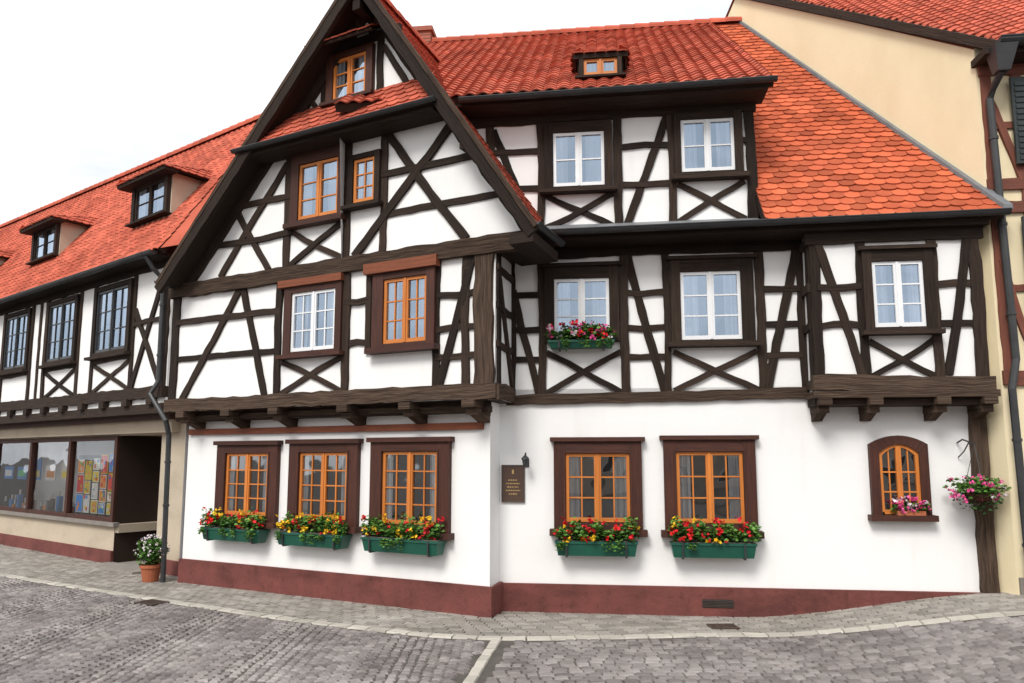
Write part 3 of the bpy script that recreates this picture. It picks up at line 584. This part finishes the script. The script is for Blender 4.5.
def cover(x,y,w,l,ang):
    m=MB();z=g(x)+.022;ca,sa=math.cos(ang),math.sin(ang)
    def bx(a0,a1,b0,b1,z0,z1,mat):
        P=lambda a,b,zz:(x+a*ca-b*sa,y+a*sa+b*ca,z+zz)
        m.hexa([P(a0,b0,z0),P(a1,b0,z0),P(a1,b1,z0),P(a0,b1,z0),P(a0,b0,z1),P(a1,b0,z1),P(a1,b1,z1),P(a0,b1,z1)],mat)
    bx(-w/2,w/2,-l/2,l/2,-.02,.0,'dark_room')
    for a0,a1,b0,b1 in ((-w/2,w/2,-l/2,-l/2+.03),(-w/2,w/2,l/2-.03,l/2),(-w/2,-w/2+.03,-l/2+.03,l/2-.03),(w/2-.03,w/2,-l/2+.03,l/2-.03)): bx(a0,a1,b0,b1,-.02,.008,'iron')
    k=7
    for i in range(k):
        a=-w/2+.05+(w-.1)*(i+.2)/k;bx(a,a+.025,-l/2+.03,l/2-.03,-.01,.006,'iron')
    m.finish('drain_cover')
cover(-5.45,11.55,.42,.30,-.5);cover(2.74,9.95,.36,.26,.05)
# ------------------------------------------------------------------ plants
def leafy(mb,c,rx,ry,rz,ux,uy,n,size,mat):
    for i in range(n):
        while True:
            a,b,d=U(-1,1),U(-1,1),U(-1,1)
            if a*a+b*b+d*d<1: break
        k=.85+.3*math.sin(a*9+b*5+c.x*3)*math.cos(d*6)
        p=c+ux*(a*rx*k)+uy*(b*ry*k)+Vector((0,0,d*rz*k))
        q=Matrix.Rotation(U(0,6.28),3,'Z')@Matrix.Rotation(U(-1.1,1.1),3,'X')
        s=size*U(.6,1.3);P=[q@Vector(v)*s for v in ((-.5,0,0),(0,-.42,.1),(.55,0,-.08),(0,.42,.1))]
        mb.poly([p+v for v in P],mat)
def bloom(mb,c,r,mat,n=8):
    for i in range(n):
        p=c+Vector((U(-1,1),U(-1,1),U(-.7,1)))*r*.9;q=Matrix.Rotation(U(0,6.28),3,'Z')@Matrix.Rotation(U(.2,1.5),3,'X');s=r*U(.5,.8)
        pts=[q@Vector((math.cos(t)*s*(1 if k%2 else .62),math.sin(t)*s*(1 if k%2 else .62),.004)) for k,t in enumerate([2*math.pi*k/10 for k in range(10)])]
        mb.poly([p+v for v in pts],mat)
def flowerbox(fr,sc_,zt,w,n=.06,cols=('fl_red',),boxm='box_green',nb=32,h=.20,up=.155,br=1.):
    m=MB();a,b=sc_-w/2,sc_+w/2;dp=.22
    m.hexa([fr.p(a+.03,zt-h,n+dp-.03),fr.p(b-.03,zt-h,n+dp-.03),fr.p(b-.03,zt-h,n+.03),fr.p(a+.03,zt-h,n+.03),fr.p(a,zt-.03,n+dp),fr.p(b,zt-.03,n+dp),fr.p(b,zt-.03,n),fr.p(a,zt-.03,n)],boxm,.5)
    box(m,fr,a-.012,b+.012,zt-.03,zt,n-.01,n+dp+.014,boxm,.7)
    box(m,fr,a+.02,b-.02,zt-.01,zt+.012,n+.02,n+dp-.02,'joint')
    for s in (a+.15,b-.15): box(m,fr,s-.012,s+.012,zt-h-.02,zt-h,-.0,n+dp,'metal_dark');
    for s in (a+.15,b-.15): box(m,fr,s-.012,s+.012,zt-h,zt-.0,n+dp,n+dp+.02,'metal_dark')
    k=max(5,int(w/.15))
    for i in range(k):
        s=a+(b-a)*(i+.5)/k+U(-.05,.05);hh=U(.5,1.45)
        c=fr.p(s,zt+.06+up*.5*hh,n+dp/2+U(.0,.07))
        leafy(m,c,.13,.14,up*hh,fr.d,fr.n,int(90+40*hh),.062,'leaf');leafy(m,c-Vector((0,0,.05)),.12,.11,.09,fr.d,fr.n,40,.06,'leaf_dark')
        if R()<.7: leafy(m,fr.p(s+U(-.05,.05),zt-.05,n+dp+.05),.09,.05,U(.07,.13),fr.d,fr.n,34,.05,'leaf')
    for i in range(nb):
        s=U(a-.02,b+.02);q=R();c=fr.p(s,zt+.02+(up*1.9)*q,n+dp/2+U(.05,.2)-.05*q);bloom(m,c,U(.022,.05)*br,random.choice(cols))
    return m.finish('window_flower_box')
for c,sh_ in ((-4.68,-.12),(-3.0,-.08),(-1.34,-.02)): flowerbox(FA,c+sh_,1.12,1.34,cols=('fl_red','fl_yellow','fl_red') if c<-4 else (('fl_yellow','fl_yellow','fl_red') if c<-2 else ('fl_red','fl_yellow','fl_yellow','fl_red')))
for c in (1.40,3.0): flowerbox(FD,c,1.13,1.13,cols=('fl_red','fl_red','fl_red','fl_yellow'))
flowerbox(FD,1.22,3.99,.94,n=.05,cols=('fl_pink','fl_pink','fl_red','fl_white'),nb=44,h=.11,up=.12)
m=MB();
box(m,FD,5.46,5.82,1.521,1.58,.07,.16,'terracotta')
for i in range(5): leafy(m,FD.p(5.46+i*.09,1.62,.12),.08,.06,.09,FD.d,FD.n,50,.045,'leaf')
for i in range(22): bloom(m,FD.p(U(5.42,5.86),U(1.58,1.76),U(.12,.2)),.034,'fl_pink' if i%4 else 'fl_white')
m.finish('window_flower_box')
m=MB();n_=.36;cs=6.40
c=FD.p(cs,1.83,n_)
tube(m,[FD.p(cs-.06,2.50,.02),FD.p(cs-.05,2.54,.15),FD.p(cs,2.48,n_)],.012,'metal_dark',6);tube(m,[FD.p(cs-.06,2.30,.02),FD.p(cs-.04,2.38,.15),FD.p(cs-.02,2.50,.26)],.009,'metal_dark',6)
for t in range(3):
    a=2.1*t+.4;tube(m,[FD.p(cs,2.48,n_),c+Vector((math.cos(a)*.16,math.sin(a)*.16,.02))],.004,'metal_dark',5)
k=14
for j in range(4):
    r0_=.17*math.cos(j*.36);r1_=.17*math.cos((j+1)*.36);z0_=-.16*math.sin(j*.36);z1_=-.16*math.sin((j+1)*.36)
    for i in range(k):
        a0=2*math.pi*i/k;a1=2*math.pi*(i+1)/k;m.poly([c+Vector((r0_*math.cos(a0),r0_*math.sin(a0),z0_)),c+Vector((r0_*math.cos(a1),r0_*math.sin(a1),z0_)),c+Vector((r1_*math.cos(a1),r1_*math.sin(a1),z1_)),c+Vector((r1_*math.cos(a0),r1_*math.sin(a0),z1_))],'brown_wood')
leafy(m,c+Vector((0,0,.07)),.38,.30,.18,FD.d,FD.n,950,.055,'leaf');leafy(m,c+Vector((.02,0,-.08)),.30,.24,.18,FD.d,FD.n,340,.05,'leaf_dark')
for i in range(40):
    a=U(0,6.28);bloom(m,c+Vector((math.cos(a)*U(.1,.4),math.sin(a)*U(.1,.3),U(-.1,.22))),.03,random.choice(('fl_pink','fl_white','fl_pink')))
m.finish('hanging_flower_basket')
m=MB();c=Vector((-6.42,13.5,g(-6.4)+.02));k=18
prof=[(.0,0),(.13,0),(.17,.24),(.19,.24),(.19,.29),(.165,.29),(.16,.25),(0,.25)]
for (r0_,z0_),(r1_,z1_) in zip(prof,prof[1:]):
    for i in range(k):
        a0=2*math.pi*i/k;a1=2*math.pi*(i+1)/k;m.poly([c+Vector((r0_*math.cos(a0),r0_*math.sin(a0),z0_)),c+Vector((r0_*math.cos(a1),r0_*math.sin(a1),z0_)),c+Vector((r1_*math.cos(a1),r1_*math.sin(a1),z1_)),c+Vector((r1_*math.cos(a0),r1_*math.sin(a0),z1_))],'terracotta',None,.5)
X1,Y1=Vector((1,0,0)),Vector((0,1,0))
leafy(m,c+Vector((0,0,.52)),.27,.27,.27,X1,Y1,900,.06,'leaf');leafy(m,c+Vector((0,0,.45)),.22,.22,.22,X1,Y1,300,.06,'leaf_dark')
for i in range(70):
    a=U(0,6.28);e=U(-.2,1.4);bloom(m,c+Vector((math.cos(a)*math.cos(e)*.28,math.sin(a)*math.cos(e)*.28,.52+.28*math.sin(e))),.022,'fl_white',4)
m.finish('potted_plant')
m=MB()
box(m,FD,.04,.36,1.66,2.18,0,.03,'plaque');
for a,b,c_,d in ((.03,.37,1.65,1.67),(.03,.37,2.17,2.19)): box(m,FD,a,b,c_,d,0,.035,'iron')
for a,b,c_,d in ((.03,.05,1.67,2.17),(.35,.37,1.67,2.17)): box(m,FD,a,b,c_,d,0,.035,'iron')
for i,(w,z) in enumerate(((.03,2.09),(.14,1.97),(.20,1.92),(.17,1.87),(.21,1.82),(.12,1.77))):
    x=.20-w/2
    while x<.20+w/2: 
        l=U(.012,.03);box(m,FD,x,min(x+l,.20+w/2),z-.008 if i else z-.03,z+.008 if i else z+.03,.03,.034,'gold');x+=l+.01
m.finish('wall_plaque')
m=MB();k=12
tube(m,[FD.p(.40,2.22,.02),FD.p(.40,2.30,.10),FD.p(.40,2.36,.18),FD.p(.40,2.33,.22)],.012,'metal_dark',8)
box(m,FD,.365,.435,2.16,2.28,0,.02,'metal_dark')
cc=FD.p(.40,0,.22);prof=[(.015,2.33),(.055,2.29),(.06,2.27),(.045,2.265),(.035,2.19),(.02,2.175),(.0,2.17)]
for (r0_,z0_),(r1_,z1_) in zip(prof,prof[1:]):
    for i in range(k):
        a0=2*math.pi*i/k;a1=2*math.pi*(i+1)/k;P=lambda r,a,z:(cc.x+r*math.cos(a),cc.y+r*math.sin(a),z);m.poly([P(r0_,a0,z0_),P(r0_,a1,z0_),P(r1_,a1,z1_),P(r1_,a0,z1_)],'metal_dark')
m.finish('wall_lamp')
m=MB();cx=FN.p(.55,0,.35);zb=g(cx.x)
m.hexa([FN.p(.25,zb-.05,.5),FN.p(.9,zb-.05,.5),FN.p(.9,zb-.05,.2),FN.p(.25,zb-.05,.2),FN.p(.2,zb+.32,.54),FN.p(.95,zb+.32,.54),FN.p(.95,zb+.32,.16),FN.p(.2,zb+.32,.16)],'metal_dark')
box(m,FN,.18,.97,zb+.32,zb+.36,.14,.56,'metal_dark');m.finish('stone_planter')
m=MB();FO=Fr((34,-21),(-1,.03),(0.03,1))
s=0
while s<76:
    w=U(6,10);h=U(5.,6.5);r=R();box(m,FO,s,s+w-.02,-.2,h,-7,0,'far_wall',r)
    m.hexa([FO.p(s-.1,h,.4),FO.p(s+w+.08,h,.4),FO.p(s+w+.08,h,-7.4),FO.p(s-.1,h,-7.4),FO.p(s-.1,h+2.6,-3.4),FO.p(s+w+.08,h+2.6,-3.4),FO.p(s+w+.08,h+2.6,-3.6),FO.p(s-.1,h+2.6,-3.6)],'far_roof',r)
    for z in (1.1,3.6):
        x=s+.9
        while x<s+w-1.4:
            box(m,FO,x-.08,x+.98,z-.08,z+1.48,0,.03,'white_paint');box(m,FO,x,x+.9,z,z+1.4,.031,.04,'dark_room');x+=1.9
    s+=w
m.finish('row_of_houses')
# ------------------------------------------------------------------ light, sky, camera
w=bpy.data.worlds.new('World');sc.world=w;w.use_nodes=True;nt=w.node_tree;N=nt.nodes;L=nt.links
bg=N['Background'];sky=N.new('ShaderNodeTexSky');sky.sky_type='NISHITA';sky.sun_disc=False
sky.air_density=1.2;sky.dust_density=3
tc=N.new('ShaderNodeTexCoord');mp=N.new('ShaderNodeMapping');mp.inputs['Scale'].default_value=(1,1,2.6);L.new(tc.outputs['Generated'],mp.inputs[0])
no=N.new('ShaderNodeTexNoise');no.inputs['Scale'].default_value=2.2;no.inputs['Detail'].default_value=7;no.inputs['Roughness'].default_value=.55;L.new(mp.outputs[0],no.inputs[0])
rm=N.new('ShaderNodeMapRange');rm.inputs[1].default_value=.35;rm.inputs[2].default_value=.65;rm.inputs[3].default_value=.82;rm.inputs[4].default_value=1.;L.new(no.outputs['Fac'],rm.inputs[0])
r3=N.new('ShaderNodeMapRange');r3.inputs[1].default_value=.38;r3.inputs[2].default_value=.68;L.new(no.outputs['Fac'],r3.inputs[0])
cl=N.new('ShaderNodeMix');cl.data_type='RGBA';L.new(r3.outputs[0],cl.inputs[0]);cl.inputs[6].default_value=(7.0,7.25,7.55,1);cl.inputs[7].default_value=(11.2,11.2,11.2,1)
mx=N.new('ShaderNodeMix');mx.data_type='RGBA';L.new(rm.outputs[0],mx.inputs[0]);L.new(sky.outputs[0],mx.inputs[6]);L.new(cl.outputs[2],mx.inputs[7])
L.new(mx.outputs[2],bg.inputs[0]);bg.inputs[1].default_value=.146
sd=bpy.data.lights.new('Sun','SUN');sd.energy=2.6;sd.angle=math.radians(20);sd.color=(1,.965,.91)
so_=bpy.data.objects.new('Sun',sd);bpy.context.collection.objects.link(so_)
dv=Vector((-.40,-.82,.92)).normalized();so_.rotation_euler=dv.to_track_quat('Z','Y').to_euler()
sky.sun_elevation=math.asin(dv.z);sky.sun_rotation=math.atan2(dv.x,dv.y)
cd=bpy.data.cameras.new('Camera');cam=bpy.data.objects.new('Camera',cd);bpy.context.collection.objects.link(cam)
cd.sensor_width=36;cd.lens=740*36/1024;cd.shift_y=25/1024;cd.clip_end=3000;cd.clip_start=.05
cam.location=(0,0,2.3);cam.rotation_euler=(math.radians(97),0,0);sc.camera=cam
sc.view_settings.view_transform='Standard';sc.view_settings.look='None';sc.view_settings.exposure=0
